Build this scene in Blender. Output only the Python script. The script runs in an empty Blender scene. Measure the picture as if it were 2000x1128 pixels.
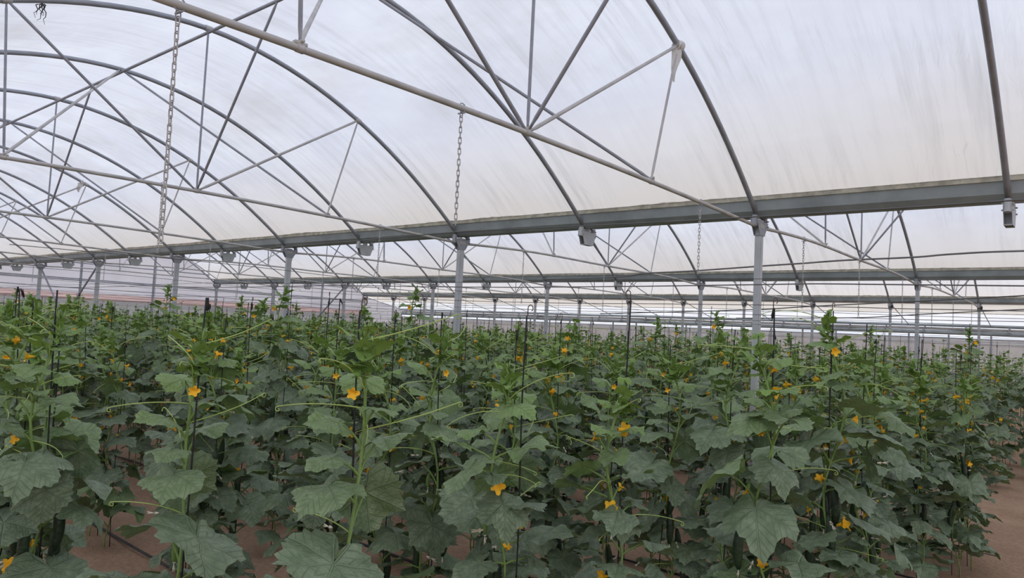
import bpy, math, random
import numpy as np
from mathutils import Matrix, Vector

# ------------------------------------------------------------------ basics
COL = bpy.context.scene.collection
H = 1.75                      # eye height above the soil
PI = math.pi

class MB:
    """collects geometry, builds ONE mesh object"""
    def __init__(s):
        s.v = []; s.f = []; s.n = 0; s.uv = []; s.age = []; s.mi = []
    def add(s, verts, faces, uv=None, age=0.0, mi=0):
        verts = np.asarray(verts, float)
        s.v.append(verts)
        o = s.n
        s.f.extend([tuple(i + o for i in f) for f in faces])
        s.mi.extend([mi] * len(faces))
        m = len(verts)
        s.uv.append(np.zeros((m, 2)) if uv is None else np.asarray(uv, float))
        s.age.append(np.full(m, age) if np.isscalar(age) else np.asarray(age, float))
        s.n += m
    def box(s, c, d, R=None, mi=0):
        x, y, z = [q / 2 for q in d]
        v = np.array([[a, b, e] for a in (-x, x) for b in (-y, y) for e in (-z, z)])
        if R is not None: v = v @ np.asarray(R).T
        s.add(v + np.array(c), [(0, 1, 3, 2), (4, 6, 7, 5), (0, 4, 5, 1), (2, 3, 7, 6), (0, 2, 6, 4), (1, 5, 7, 3)], mi=mi)
    def tube(s, pts, r, n=8, closed=False, cap=True, age=0.0, mi=0):
        P = np.asarray(pts, float); m = len(P)
        rr = np.full(m, r) if np.isscalar(r) else np.asarray(r, float)
        if closed:
            T = np.roll(P, -1, 0) - np.roll(P, 1, 0)
        else:
            T = np.gradient(P, axis=0)
        T = T / (np.linalg.norm(T, axis=1, keepdims=True) + 1e-12)
        up = np.array([0, 0, 1.0]) if abs(T[0][2]) < .9 else np.array([1.0, 0, 0])
        N = np.cross(T[0], up); N /= np.linalg.norm(N)
        a = np.linspace(0, 2 * PI, n, endpoint=False)
        vs = []
        for i in range(m):
            N = N - T[i] * (N @ T[i]); N /= (np.linalg.norm(N) + 1e-12)
            B = np.cross(T[i], N)
            vs.append(P[i] + rr[i] * (np.cos(a)[:, None] * N + np.sin(a)[:, None] * B))
        fs = []
        L = m if closed else m - 1
        for i in range(L):
            i2 = (i + 1) % m
            for k in range(n):
                k2 = (k + 1) % n
                fs.append((i * n + k, i * n + k2, i2 * n + k2, i2 * n + k))
        if cap and not closed:
            fs.append(tuple(range(n - 1, -1, -1))); fs.append(tuple((m - 1) * n + k for k in range(n)))
        s.add(np.concatenate(vs), fs, age=age, mi=mi)
    def mesh(s, name, mats, smooth=True):
        me = bpy.data.meshes.new(name)
        V = np.concatenate(s.v) if s.v else np.zeros((0, 3))
        me.from_pydata(V.tolist(), [], s.f)
        uvl = me.uv_layers.new(name='uv')
        UV = np.concatenate(s.uv)
        li = np.zeros(len(me.loops), np.int32); me.loops.foreach_get('vertex_index', li)
        uvl.data.foreach_set('uv', UV[li].astype(np.float32).ravel())
        at = me.attributes.new('age', 'FLOAT', 'POINT')
        at.data.foreach_set('value', np.concatenate(s.age).astype(np.float32))
        if smooth: me.polygons.foreach_set('use_smooth', [True] * len(me.polygons))
        for m in (mats if isinstance(mats, (list, tuple)) else [mats]): me.materials.append(m)
        if isinstance(mats, (list, tuple)) and len(mats) > 1:
            me.polygons.foreach_set('material_index', s.mi)
        me.update()
        return me
    def build(s, name, mats, parent=None, smooth=True):
        return link(name, s.mesh(name, mats, smooth), parent)

def link(name, me, parent=None):
    o = bpy.data.objects.new(name, me); COL.objects.link(o)
    if parent is not None: o.parent = parent
    return o

def tag(o, label, cat, group=None, kind=None):
    o['label'] = label; o['category'] = cat
    if group: o['group'] = group
    if kind: o['kind'] = kind
    return o

def thing(name, label, cat, loc=(0, 0, 0), group=None):
    o = bpy.data.objects.new(name, None); COL.objects.link(o)
    o.location = loc; o.empty_display_size = .1
    return tag(o, label, cat, group)

def struct(o, label=None):
    o['kind'] = 'structure'
    if label: o['label'] = label
    return o

ORD = ['nearest', 'second', 'third', 'fourth', 'fifth', 'sixth', 'seventh', 'eighth', 'ninth', 'tenth', 'eleventh', 'twelfth', 'thirteenth', 'fourteenth', 'fifteenth', 'sixteenth', 'seventeenth', 'eighteenth', 'nineteenth', 'twentieth',
       'twenty-first', 'twenty-second', 'twenty-third', 'twenty-fourth', 'twenty-fifth', 'twenty-sixth', 'twenty-seventh', 'twenty-eighth', 'twenty-ninth', 'thirtieth']

# ------------------------------------------------------------------ materials
def srgb(r, g, b):
    f = lambda c: ((c / 255 + .055) / 1.055) ** 2.4 if c / 255 > .04045 else c / 255 / 12.92
    return (f(r), f(g), f(b), 1)

class NT:
    def __init__(s, name):
        s.m = bpy.data.materials.new(name); s.m.use_nodes = True
        s.t = s.m.node_tree; s.t.nodes.clear()
        s.out = s.n('ShaderNodeOutputMaterial')
    def n(s, typ, **kw):
        nd = s.t.nodes.new(typ)
        for k, v in kw.items():
            if k.startswith('i_'):
                key = k[2:]
                nd.inputs[int(key) if key.isdigit() else key.replace('_', ' ')].default_value = v
            else: setattr(nd, k, v)
        return nd
    def l(s, a, b): s.t.links.new(a, b)
    def math(s, op, a, b=None, clamp=False):
        nd = s.n('ShaderNodeMath', operation=op, use_clamp=clamp)
        for i, q in enumerate((a, b)):
            if q is None: continue
            if isinstance(q, (int, float)): nd.inputs[i].default_value = q
            else: s.l(q, nd.inputs[i])
        return nd.outputs[0]
    def mix(s, f, a, b, blend='MIX'):
        nd = s.n('ShaderNodeMix', data_type='RGBA', blend_type=blend)
        for q, i in ((f, 0), (a, 6), (b, 7)):
            if isinstance(q, (int, float)): nd.inputs[i].default_value = q
            elif isinstance(q, tuple): nd.inputs[i].default_value = q
            else: s.l(q, nd.inputs[i])
        return nd.outputs[2]
    def noise(s, vec, scale, detail=3, rough=.55):
        nd = s.n('ShaderNodeTexNoise'); nd.inputs['Scale'].default_value = scale
        nd.inputs['Detail'].default_value = detail; nd.inputs['Roughness'].default_value = rough
        if vec is not None: s.l(vec, nd.inputs['Vector'])
        return nd.outputs['Fac']
    def ramp(s, f, lo, hi):
        nd = s.n('ShaderNodeMapRange'); nd.inputs[1].default_value = lo; nd.inputs[2].default_value = hi
        s.l(f, nd.inputs[0]); return nd.outputs[0]
    def scalev(s, vec, sx, sy, sz=1):
        nd = s.n('ShaderNodeMapping'); nd.inputs['Scale'].default_value = (sx, sy, sz)
        s.l(vec, nd.inputs['Vector']); return nd.outputs[0]
    def bsdf(s, col, rough=.6, metal=0, spec=.5, bump=None, bs=.3, bd=.01):
        b = s.n('ShaderNodeBsdfPrincipled')
        if isinstance(col, tuple): b.inputs['Base Color'].default_value = col
        else: s.l(col, b.inputs['Base Color'])
        b.inputs['Roughness'].default_value = rough; b.inputs['Metallic'].default_value = metal
        b.inputs['Specular IOR Level'].default_value = spec
        if bump is not None:
            bp = s.n('ShaderNodeBump'); bp.inputs['Strength'].default_value = bs; bp.inputs['Distance'].default_value = bd
            s.l(bump, bp.inputs['Height']); s.l(bp.outputs[0], b.inputs['Normal'])
        return b.outputs[0]
    def done(s, sh):
        s.l(sh, s.out.inputs['Surface']); return s.m

def m_simple(name, c, rough=.6, metal=0., var=.12, scale=6, spec=.5):
    t = NT(name)
    tc = t.n('ShaderNodeTexCoord').outputs['Object']
    f = t.noise(tc, scale, 4)
    d = tuple(q * (1 - var * 2) for q in c[:3]) + (1,); e = tuple(min(1, q * (1 + var)) for q in c[:3]) + (1,)
    return t.done(t.bsdf(t.mix(t.ramp(f, .3, .7), d, e), rough, metal, spec))

def m_film(name, clean, grime, dust, dust_amt=1.0, streak=1.0, wt=.88, wd=.10):
    """translucent greenhouse sheet; uv = (metres along, metres up the slope from the gutter)"""
    t = NT(name)
    uv = t.n('ShaderNodeUVMap').outputs[0]
    s1 = t.noise(t.scalev(uv, 9, .55), 1.0, 5, .62)            # run-off streaks along the slope, with wrinkle light and dark painted in
    nzv = t.n('ShaderNodeTexNoise'); nzv.inputs['Scale'].default_value = 1.1; t.l(uv, nzv.inputs['Vector'])
    wv = t.n('ShaderNodeVectorMath', operation='MULTIPLY_ADD'); t.l(nzv.outputs['Color'], wv.inputs[0]); wv.inputs[1].default_value = (.5, .2, 0); t.l(uv, wv.inputs[2])
    s2 = t.noise(t.scalev(wv.outputs[0], 30, 1.5), 1.0, 5, .72)  # thin leaning streaks, also painting in the dark of wrinkles
    cl = t.noise(t.scalev(uv, .55, .7), 1.0, 4, .6)             # patchy clouding: sky clouds showing through, painted into the sheet colour
    mask = t.noise(t.scalev(uv, .5, .35), 1.3, 2)
    st = t.math('MULTIPLY', t.ramp(s1, .46, .74), t.ramp(mask, .35, .62))
    st2 = t.math('MULTIPLY', t.ramp(s2, .58, .74), t.ramp(mask, .38, .62))
    sep = t.n('ShaderNodeSeparateXYZ'); t.l(uv, sep.inputs[0])
    low = t.ramp(sep.outputs[1], 1.9, .1)                        # dust that settled near the gutter
    wob = t.math('ADD', low, t.math('MULTIPLY', t.math('SUBTRACT', cl, .5), .55))
    c0 = t.mix(t.ramp(cl, .34, .66), clean, tuple(q * .86 for q in clean[:2]) + (clean[2] * .90, 1))
    c1 = t.mix(t.math('MULTIPLY', t.math('MULTIPLY', wob, dust_amt), .9, True), c0, dust)
    big = t.math('MULTIPLY', t.ramp(t.noise(t.scalev(uv, .32, .5), 1.0, 5, .65), .50, .72), t.ramp(sep.outputs[1], 1.0, 3.2))
    c1 = t.mix(t.math('MULTIPLY', big, .42 * streak), c1, (grime[0] * 1.25, grime[1] * 1.18, grime[2] * 1.08, 1))
    c2 = t.mix(t.math('MULTIPLY', st, .42 * streak), c1, grime)  # grime colour doubles as painted wrinkle shade
    c3 = t.mix(t.math('MULTIPLY', st2, .5 * streak), c2, grime)
    tr = t.n('ShaderNodeBsdfTranslucent'); t.l(c3, tr.inputs[0])
    df = t.n('ShaderNodeBsdfDiffuse'); t.l(c3, df.inputs[0])
    tp = t.n('ShaderNodeBsdfTransparent'); t.l(c3, tp.inputs[0])
    m1 = t.n('ShaderNodeMixShader'); m1.inputs[0].default_value = wd / (wd + wt)
    t.l(tr.outputs[0], m1.inputs[1]); t.l(df.outputs[0], m1.inputs[2])
    m2 = t.n('ShaderNodeMixShader'); m2.inputs[0].default_value = 1 - wd - wt
    t.l(m1.outputs[0], m2.inputs[1]); t.l(tp.outputs[0], m2.inputs[2])
    return t.done(m2.outputs[0])

def m_leaf():
    t = NT('cucumber_leaf')
    uv = t.n('ShaderNodeUVMap').outputs[0]
    age = t.n('ShaderNodeAttribute', attribute_name='age').outputs['Fac']
    sep = t.n('ShaderNodeSeparateXYZ'); t.l(uv, sep.inputs[0])
    x, y = sep.outputs[0], sep.outputs[1]
    ang = t.math('ARCTAN2', y, x)
    seg = math.radians(55)
    q = t.math('ABSOLUTE', t.math('SUBTRACT', t.math('FLOORED_MODULO', t.math('ADD', ang, seg / 2), seg), seg / 2))
    r = t.math('SQRT', t.math('ADD', t.math('MULTIPLY', x, x), t.math('MULTIPLY', y, y)))
    dist = t.math('MULTIPLY', q, r)
    vein = t.ramp(dist, .016, .004)
    # side veins: herringbone off the main ones
    hb = t.math('SINE', t.math('MULTIPLY', t.math('SUBTRACT', r, t.math('MULTIPLY', dist, 1.1)), 62.0))
    hb = t.math('MULTIPLY', t.ramp(hb, .80, 1.0), t.ramp(r, .08, .2))
    fine = t.noise(uv, 26, 3)
    blot = t.noise(uv, 5, 2)
    old = t.mix(t.ramp(blot, .3, .7), LEAF_OLD_A, LEAF_OLD_B)
    c = t.mix(age, old, LEAF_YOUNG)
    c = t.mix(t.math('MULTIPLY', t.math('MAXIMUM', vein, t.math('MULTIPLY', hb, .45)), .40), c, LEAF_VEIN)
    bh = t.math('ADD', t.math('MULTIPLY', t.math('MAXIMUM', vein, t.math('MULTIPLY', hb, .6)), -1.0), t.math('MULTIPLY', fine, .9))
    sh = t.bsdf(c, .44, 0, .5, bh, .7, .008)
    tr = t.n('ShaderNodeBsdfTranslucent')
    t.l(t.mix(age, LEAF_THRU_OLD, LEAF_THRU), tr.inputs[0])
    m = t.n('ShaderNodeMixShader'); m.inputs[0].default_value = .14
    t.l(sh, m.inputs[1]); t.l(tr.outputs[0], m.inputs[2])
    return t.done(m.outputs[0])

LEAF_OLD_A = (.112, .166, .098, 1); LEAF_OLD_B = (.245, .305, .205, 1)
LEAF_YOUNG = (.27, .45, .09, 1); LEAF_VEIN = (.25, .33, .21, 1)
LEAF_THRU = (.26, .44, .05, 1); LEAF_THRU_OLD = (.10, .19, .035, 1)
M = {}
M['leaf'] = m_leaf()
M['stem'] = m_simple('green_stem', (.20, .315, .08, 1), .5, 0, .15, 20)
M['tendril'] = m_simple('tendril_green', (.42, .55, .15, 1), .45, 0, .12, 20)
M['petal'] = m_simple('yellow_petal', (1.0, .52, .025, 1), .55, 0, .10, 60, .3)
M['wilt'] = m_simple('wilted_petal', (.88, .80, .66, 1), .7, 0, .15, 60, .2)
M['twine'] = m_simple('black_twine', (.018, .020, .020, 1), .7, 0, .2, 40)
M['hook'] = m_simple('rusty_hook', (.16, .10, .075, 1), .6, .4, .2, 30)
M['galv'] = m_simple('galvanised_steel', (.36, .38, .43, 1), .5, .2, .10, 5)
M['galv_light'] = m_simple('dusty_steel', (.56, .55, .54, 1), .6, .1, .10, 5)
M['gutter'] = m_simple('zinc_gutter', (.37, .43, .46, 1), .5, .2, .12, 3)
M['post'] = m_simple('post_steel', (.52, .55, .58, 1), .5, .2, .08, 4)
M['algae'] = m_simple('gutter_moss', (.55, .54, .46, 1), .9, 0, .2, 9)
M['wire'] = m_simple('steel_wire', (.16, .16, .165, 1), .5, .5, .1, 5)
M['hose'] = m_simple('black_hose', (.030, .030, .032, 1), .6, 0, .2, 8)
M['greyhose'] = m_simple('grey_hose', (.22, .215, .22, 1), .6, 0, .1, 4)
M['scrap'] = m_simple('plastic_scrap', (.74, .73, .70, 1), .5, 0, .06, 8)

def m_fruit():
    t = NT('cucumber_skin')
    tc = t.n('ShaderNodeTexCoord').outputs['Object']
    v = t.n('ShaderNodeTexVoronoi'); v.inputs['Scale'].default_value = 70; t.l(tc, v.inputs['Vector'])
    n = t.noise(tc, 14, 3)
    c = t.mix(t.ramp(n, .35, .7), (.012, .028, .014, 1), (.035, .07, .030, 1))
    return t.done(t.bsdf(c, .42, 0, .4, v.outputs['Distance'], .5, .004))
M['fruit'] = m_fruit()
M['youngfruit'] = m_simple('young_cucumber', (.13, .23, .05, 1), .5, 0, .2, 30)

def m_soil():
    t = NT('red_soil')
    tc = t.n('ShaderNodeTexCoord').outputs['Object']
    a = t.noise(tc, 1.3, 6, .6); b = t.noise(tc, 28, 5, .7); g = t.noise(tc, 120, 3, .7)
    c = t.mix(t.ramp(a, .3, .7), (.40, .25, .165, 1), (.54, .36, .25, 1))
    c = t.mix(t.math('MULTIPLY', t.ramp(b, .5, .75), .55), c, (.62, .44, .32, 1))
    c = t.mix(t.math('MULTIPLY', t.ramp(b, .48, .25), .5), c, (.20, .105, .07, 1))
    h = t.math('ADD', b, t.math('MULTIPLY', g, .4))
    return t.done(t.bsdf(c, .92, 0, .15, h, .9, .03))
M['soil'] = m_soil()

M['film'] = m_film('roof_film', (.80, .815, .87, 1), (.40, .39, .385, 1), (.83, .765, .705, 1))
M['endfilm'] = m_film('end_film', (.69, .69, .74, 1), (.55, .54, .55, 1), (.68, .65, .64, 1), .5, .35, .70, .14)
M['pink'] = m_film('pink_band', (.74, .56, .54, 1), (.78, .74, .74, 1), (.80, .60, .56, 1), .2, .5, .62, .22)
M['cream'] = m_film('cream_film', (.90, .83, .74, 1), (.70, .63, .55, 1), (.86, .78, .68, 1), .6, .7, .62, .22)
M['whitefilm'] = m_film('white_film', (.97, .96, .95, 1), (.82, .79, .74, 1), (.95, .93, .90, 1), .3, .5, .80, .10)

def m_net(name, c, dens, sc=160):
    t = NT(name)
    uv = t.n('ShaderNodeUVMap').outputs[0]
    n = t.noise(uv, 2.0, 4)
    col = t.mix(t.ramp(n, .3, .7), c, tuple(q * .8 for q in c[:3]) + (1,))
    d = t.n('ShaderNodeBsdfDiffuse'); t.l(col, d.inputs[0])
    tl = t.n('ShaderNodeBsdfTranslucent'); t.l(col, tl.inputs[0])
    m0 = t.n('ShaderNodeMixShader'); m0.inputs[0].default_value = .5
    t.l(d.outputs[0], m0.inputs[1]); t.l(tl.outputs[0], m0.inputs[2])
    tp = t.n('ShaderNodeBsdfTransparent')
    m = t.n('ShaderNodeMixShader'); m.inputs[0].default_value = dens
    t.l(tp.outputs[0], m.inputs[1]); t.l(m0.outputs[0], m.inputs[2])
    return t.done(m.outputs[0])
M['net'] = m_net('grey_net', (.36, .355, .365, 1), .90)
M['farnet'] = m_net('far_net', (.58, .56, .56, 1), .88)

# ------------------------------------------------------------------ the measured frame
X1 = -3.33            # x of the first truss
DX = 2.5              # spacing of the hoops
G1, SP = 8.535, 8.98  # first gutter line, span width
GY = [G1 - SP, G1, G1 + SP, G1 + 2 * SP]
XEND = X1 - 12 * DX   # the end wall
def KX(k): return X1 - DX * (k - 1)
def arch_z(d): return 1.5 + 1.9 * (1 - (min(abs(d), 4.41) / 4.41) ** 1.9)
def film_z(d): return 1.53 + 1.93 * (1 - (abs(d) / 4.55) ** 1.95)
SPAN = ['span behind the camera', 'nearest span', 'second span', 'third span']

# camera model, only used to know which plants the photograph can see
CF, YAW, PIT, ROL = 1413.25, 0.6995881, 0.0558688, 0.0489255
Fv = np.array([-math.sin(YAW) * math.cos(PIT), math.cos(YAW) * math.cos(PIT), math.sin(PIT)])
R0 = np.array([math.cos(YAW), math.sin(YAW), 0]); U0 = np.cross(R0, Fv)
Rv = math.cos(ROL) * R0 + math.sin(ROL) * U0; Uv = -math.sin(ROL) * R0 + math.cos(ROL) * U0
# floor ------------------------------------------------------------
def soil():
    rng = np.random.default_rng(3)
    mb = MB()
    def grid(x0, x1, y0, y1, nx, ny, amp):
        xs = np.linspace(x0, x1, nx); ys = np.linspace(y0, y1, ny)
        X, Y = np.meshgrid(xs, ys)
        Z = np.zeros_like(X)
        for q in range(26):
            k = rng.uniform(1.2, 9) ; th = rng.uniform(0, 2 * PI); ph = rng.uniform(0, 2 * PI)
            Z += np.sin(k * (np.cos(th) * X + np.sin(th) * Y) + ph) / k
        Z = Z * amp
        Z *= np.clip(np.minimum(np.minimum(X - x0, x1 - X), np.minimum(Y - y0, y1 - Y)) / .4, 0, 1)
        V = np.stack([X.ravel(), Y.ravel(), Z.ravel()], 1)
        F = [(j * nx + i, j * nx + i + 1, (j + 1) * nx + i + 1, (j + 1) * nx + i) for j in range(ny - 1) for i in range(nx - 1)]
        mb.add(V, F)
    x0, x1, y0, y1 = -9.0, 3.0, 0.0, 14.0
    grid(x0, x1, y0, y1, 190, 220, .011)
    B = 90.0
    mb.add([[-B, -B, 0], [B, -B, 0], [B, y0, 0], [-B, y0, 0]], [(0, 1, 2, 3)])
    mb.add([[-B, y1, 0], [B, y1, 0], [B, B, 0], [-B, B, 0]], [(0, 1, 2, 3)])
    mb.add([[-B, y0, 0], [x0, y0, 0], [x0, y1, 0], [-B, y1, 0]], [(0, 1, 2, 3)])
    mb.add([[x1, y0, 0], [B, y0, 0], [B, y1, 0], [x1, y1, 0]], [(0, 1, 2, 3)])
    struct(mb.build('floor', M['soil']), 'bare reddish brown soil between the cucumber rows')
soil()

# roof sheets -----------------------------------------------------------
def roof(bay):
    yc = (GY[bay - 1] + GY[bay]) / 2 if bay > 0 else GY[0] - SP / 2
    mb = MB(); rng = np.random.default_rng(10 + bay)
    xs = np.arange(XEND, 7.01, .25); ds = np.linspace(-4.33, 4.33, 61)
    zs = np.array([film_z(d) for d in ds])
    arc = np.concatenate([[0], np.cumsum(np.hypot(np.diff(ds), np.diff(zs)))])
    up = np.minimum(arc, arc[-1] - arc)
    ph = rng.uniform(0, 6, 6)
    V = []; UV = []
    for x in xs:
        w = abs(math.sin(PI * (x - X1) / DX))                      # the sheet sags a little between hoops
        for i, d in enumerate(ds):
            e = min(1, up[i] / .8)
            rip = .006 * math.sin(7 * x + ph[0] + 3 * d) + .006 * math.sin(11 * x - 2 * d + ph[1])
            V.append((x, yc + d, zs[i] + H - .03 * w * e + rip * e)); UV.append((x + 50 * bay, up[i] + (20 if d < 0 and bay == 9 else 0)))
    n = len(ds)
    F = [(a * n + b, a * n + b + 1, (a + 1) * n + b + 1, (a + 1) * n + b) for a in range(len(xs) - 1) for b in range(n - 1)]
    mb.add(V, F, UV)
    o = mb.build('ceiling', M['film'])
    struct(o, 'milky plastic roof sheet arched over the ' + SPAN[bay])
for b in (0, 1, 2, 3): roof(b)

# gutters ------------------------------------------------------------
def gutter(i):
    y = GY[i]; nm = ['', 'nearest span and the second', 'second span and the third', 'third span and the side awning'][i]
    rt = thing('gutter', 'long grey zinc gutter running between the ' + nm, 'gutter', (0, y, 1.5 + H), 'roof gutters')
    prof = [(-.185, .205), (-.17, .205), (-.15, .165), (-.13, .055), (-.075, 0), (.075, 0), (.13, .055), (.15, .165), (.17, .205), (.185, .205),
            (.178, .16), (.155, .05), (.085, -.012), (-.085, -.012), (-.155, .05), (-.178, .16)]
    mb = MB(); xs = np.arange(XEND, 7.01, 2.5)
    V = [(x, a, b) for x in xs for a, b in prof]; n = len(prof)
    F = [(j * n + k, j * n + (k + 1) % n, (j + 1) * n + (k + 1) % n, (j + 1) * n + k) for j in range(len(xs) - 1) for k in range(n)]
    F += [tuple(range(n)), tuple((len(xs) - 1) * n + k for k in range(n))]
    mb.add(V, F); mb.build('channel', M['gutter'], rt, smooth=False)
    # folded lip with the sheet clamped under it, and the green grime that collects along it
    for s in (-1, 1):
        lp = MB(); lp.box(((XEND + 7) / 2, s * .192, .195), (7 - XEND, .022, .05))
        lp.build('sheet_clamp', M['algae'], rt, smooth=False)
    rng = np.random.default_rng(40 + i); xs = np.arange(XEND, 6.5, .08)
    hh = np.interp(xs, np.arange(XEND, 7, .6), np.clip(rng.normal(.002, .010, len(np.arange(XEND, 7, .6))), .001, .03)) * rng.uniform(.3, 1.3, len(xs))
    P = []
    for x, h in zip(xs, hh): P += [(x, -.206, .215), (x, -.200, .222 + h), (x, -.178, .222 + h * .8), (x, -.178, .215)]
    al = MB(); al.add(P, [(4 * k + a, 4 * k + (a + 1) % 4, 4 * k + 4 + (a + 1) % 4, 4 * k + 4 + a) for k in range(len(xs) - 1) for a in range(4)])
    al.build('grime', M['algae'], rt)
for i in (1, 2, 3): gutter(i)

# posts and brackets -----------------------------------------------------------
def plate(mb, x, y, top, bot, wt, wb, th=.045):
    """folded trapezoid bracket plate in the plane across the gutter, with two cheeks and foot sockets"""
    for s in (-1, 1):
        X = x + s * th / 2
        V = [(X - .003, y - wt, top), (X - .003, y + wt, top), (X - .003, y + wb, bot), (X - .003, y - wb, bot),
             (X + .003, y - wt, top), (X + .003, y + wt, top), (X + .003, y + wb, bot), (X + .003, y - wb, bot)]
        mb.add(V, [(0, 1, 2, 3), (7, 6, 5, 4), (0, 4, 5, 1), (1, 5, 6, 2), (2, 6, 7, 3), (3, 7, 4, 0)])
    mb.box((x, y, bot + .004), (th, 2 * wb, .008))
    for s in (-1, 1):
        mb.tube([(x, y + s * (wt - .035), top + .06), (x, y + s * (wt - .012), top - .07)], .036, 10)
        for zz in (.02, -.045):
            mb.tube([(x - th * .75, y + s * (wt - .03), top + zz), (x + th * .75, y + s * (wt - .03), top + zz)], .009, 6)

def label_pos(k, lo=1):
    n = k - lo
    return ORD[n] if n < len(ORD) else 'far'

GNAME = {1: 'first gutter', 2: 'second gutter', 3: 'third gutter'}
for gi in (1, 2, 3):
    y = GY[gi]
    idx = 0
    for k in range(0, 14):
        x = KX(k)
        is_post = (k % 2 == 1) or gi == 3
        if is_post:
            q = ORD[idx] if idx else 'first'; idx += 1
            p = thing('support_post', 'grey steel post under the %s, %s from the right' % (GNAME[gi], q), 'post', (x, y, 0), 'posts under the gutters')
            mb = MB(); mb.box((0, 0, (H + 1.46) / 2 - .1), (.062, .108, H + 1.46 + .2))
            for s in (-1, 1):
                mb.box((s * .033, 0, (H + 1.3) / 2), (.004, .05, H + 1.2))
            mb.build('shaft', M['post'], p, smooth=False)
            br = MB(); plate(br, 0, 0, H + 1.44, H + 1.27, .180, .07, .075)
            br.build('bracket', M['galv'], p, smooth=False)
            cl = MB(); cl.box((0, 0, H + 1.385), (.085, .14, .05))
            cl.build('collar', M['galv_light'], p, smooth=False)
            if gi == 3:
                bx = MB(); bx.box((.06, -.07, H + 1.37), (.07, .07, .11)); bx.build('box', M['hose'], p, smooth=False)
        else:
            q = ORD[k // 2] if k else 'first'
            b = thing('arch_bracket', 'trapezoid steel bracket hanging below the %s, %s from the right' % (GNAME[gi], q), 'bracket', (x, y, H + 1.25), 'hoop brackets under the gutters')
            mb = MB(); plate(mb, 0, 0, .185, 0, .180, .105, .07); mb.build('plate', M['post'], b, smooth=False)
            rb = MB(); rb.box((0, 0, .135), (.075, .05, .27)); rb.build('web', M['post'], b, smooth=False)

# hoops and trusses -----------------------------------------------------------
def arch_pts(yc, x, n=41, lo=-4.41, hi=4.41):
    return [(x, yc + d, H + arch_z(d)) for d in np.linspace(lo, hi, n)]
def chord_z(t, bay):   # t in 0..SP across the span
    b = .09 if bay > 1 else .07
    return 1.375 + b * math.sin(PI * t / SP) + (.02 * math.sin(3 * PI * t / SP) if bay > 1 else 0)
NY = 1.84; NL = -1.93; QL, QR = -2.02, 2.26
for bay in (1, 2, 3):
    y0 = GY[bay - 1]; yc = y0 + SP / 2
    ti = ai = 0
    for k in range(0, 14):
        x = KX(k)
        if k % 2 == 0 or k == 13:
            q = ORD[ai] if ai else 'first'; ai += 1
            if k == 13: lab = 'grey steel end hoop against the end wall of the ' + SPAN[bay]
            else: lab = 'plain grey hoop without chord in the %s, %s from the right' % (SPAN[bay], q)
            mb = MB(); mb.tube([(0, p[1] - yc, p[2]) for p in arch_pts(yc, x)], .030, 10)
            o = mb.build('roof_arch', M['galv']); o.location = (x, yc, 0)
            tag(o, lab, 'arch', 'plain hoops of the roof')
            continue
        q = ORD[ti] if ti else 'first'; ti += 1
        t = thing('roof_truss', 'grey hoop truss with web rods in the %s, %s from the right' % (SPAN[bay], q), 'truss', (x, yc, 0), 'trusses of the roof')
        mb = MB(); mb.tube([(0, p[1] - yc, p[2]) for p in arch_pts(yc, x)], .030, 10); mb.build('arch', M['galv'], t)
        cz = lambda y: H + chord_z(y + SP / 2, bay)
        mb = MB(); ys = np.linspace(-SP / 2 + .05, SP / 2 - .05, 31)
        mb.tube([(0, y, cz(y)) for y in ys], .0205, 10); mb.build('bottom_chord', M['galv_light'], t)
        az = lambda d: H + arch_z(d)
        def rod(name, a, b, r, mat):
            a = np.array(a, float); b = np.array(b, float); u = (b - a) / np.linalg.norm(b - a)
            m_ = MB(); m_.tube([a, a + u * .05, a + u * .09, b - u * .09, b - u * .05, b], [r * .7, r * .75, r, r, r * .75, r * .7], 8)
            m_.build(name, M[mat], t)
        rod('king_rod', (0, 0, cz(0) + .02), (0, 0, az(0)), .0125, 'galv')
        rod('web_rod', (0, -.03, cz(0) + .02), (0, QL, az(QL)), .0165, 'galv')
        rod('web_rod', (0, .03, cz(0) + .02), (0, QR, az(QR)), .0165, 'galv_light')
        rod('web_rod', (0, NY, cz(NY) + .02), (0, QR, az(QR) - .01), .0125, 'galv_light')
        rod('web_rod', (0, NL, cz(NL) + .02), (0, QL, az(QL) - .01), .0125, 'galv')
        rod('ridge_brace', (.02, 0, cz(0) + .03), (1.48, 0, az(0) - .05), .0155, 'galv')
        if k < 12:
            for s in (1, -1):
                rod('ridge_brace', (-.01, NY if s > 0 else NL, cz(NY) + .025), (-DX + .03, s * .03, az(0) - .03), .0155, 'galv' if s > 0 else 'galv_light')
        # node plates: flattened and bolted ends
        for y_ in (0, NY, NL):
            nd = MB(); nd.box((0, y_, cz(y_) + .024), (.03, .075, .02))
            nd.tube([(-.03, y_, cz(y_) + .036), (.03, y_, cz(y_) + .036)], .011, 8)
            nd.tube([(0, y_ - .022, cz(y_)), (0, y_ + .022, cz(y_))], .0245, 10)
            nd.build('node_clamp', M['galv_light'], t)
        for y_ in (QL, QR, 0):
            nd = MB(); nd.tube([(0, y_ - .04, az(y_ - .04)), (0, y_ + .04, az(y_ + .04))], .036, 10); nd.build('arch_clamp', M['galv_light'], t)
    pu = MB(); pu.tube([(xx, 0, H + arch_z(0) - .045) for xx in np.linspace(XEND, 6, 20)], .019, 8)
    o = pu.build('ridge_purlin', M['galv']); o.location = (0, yc, 0)
    tag(o, 'straight steel ridge tube running under the hoops of the ' + SPAN[bay], 'purlin')

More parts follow.
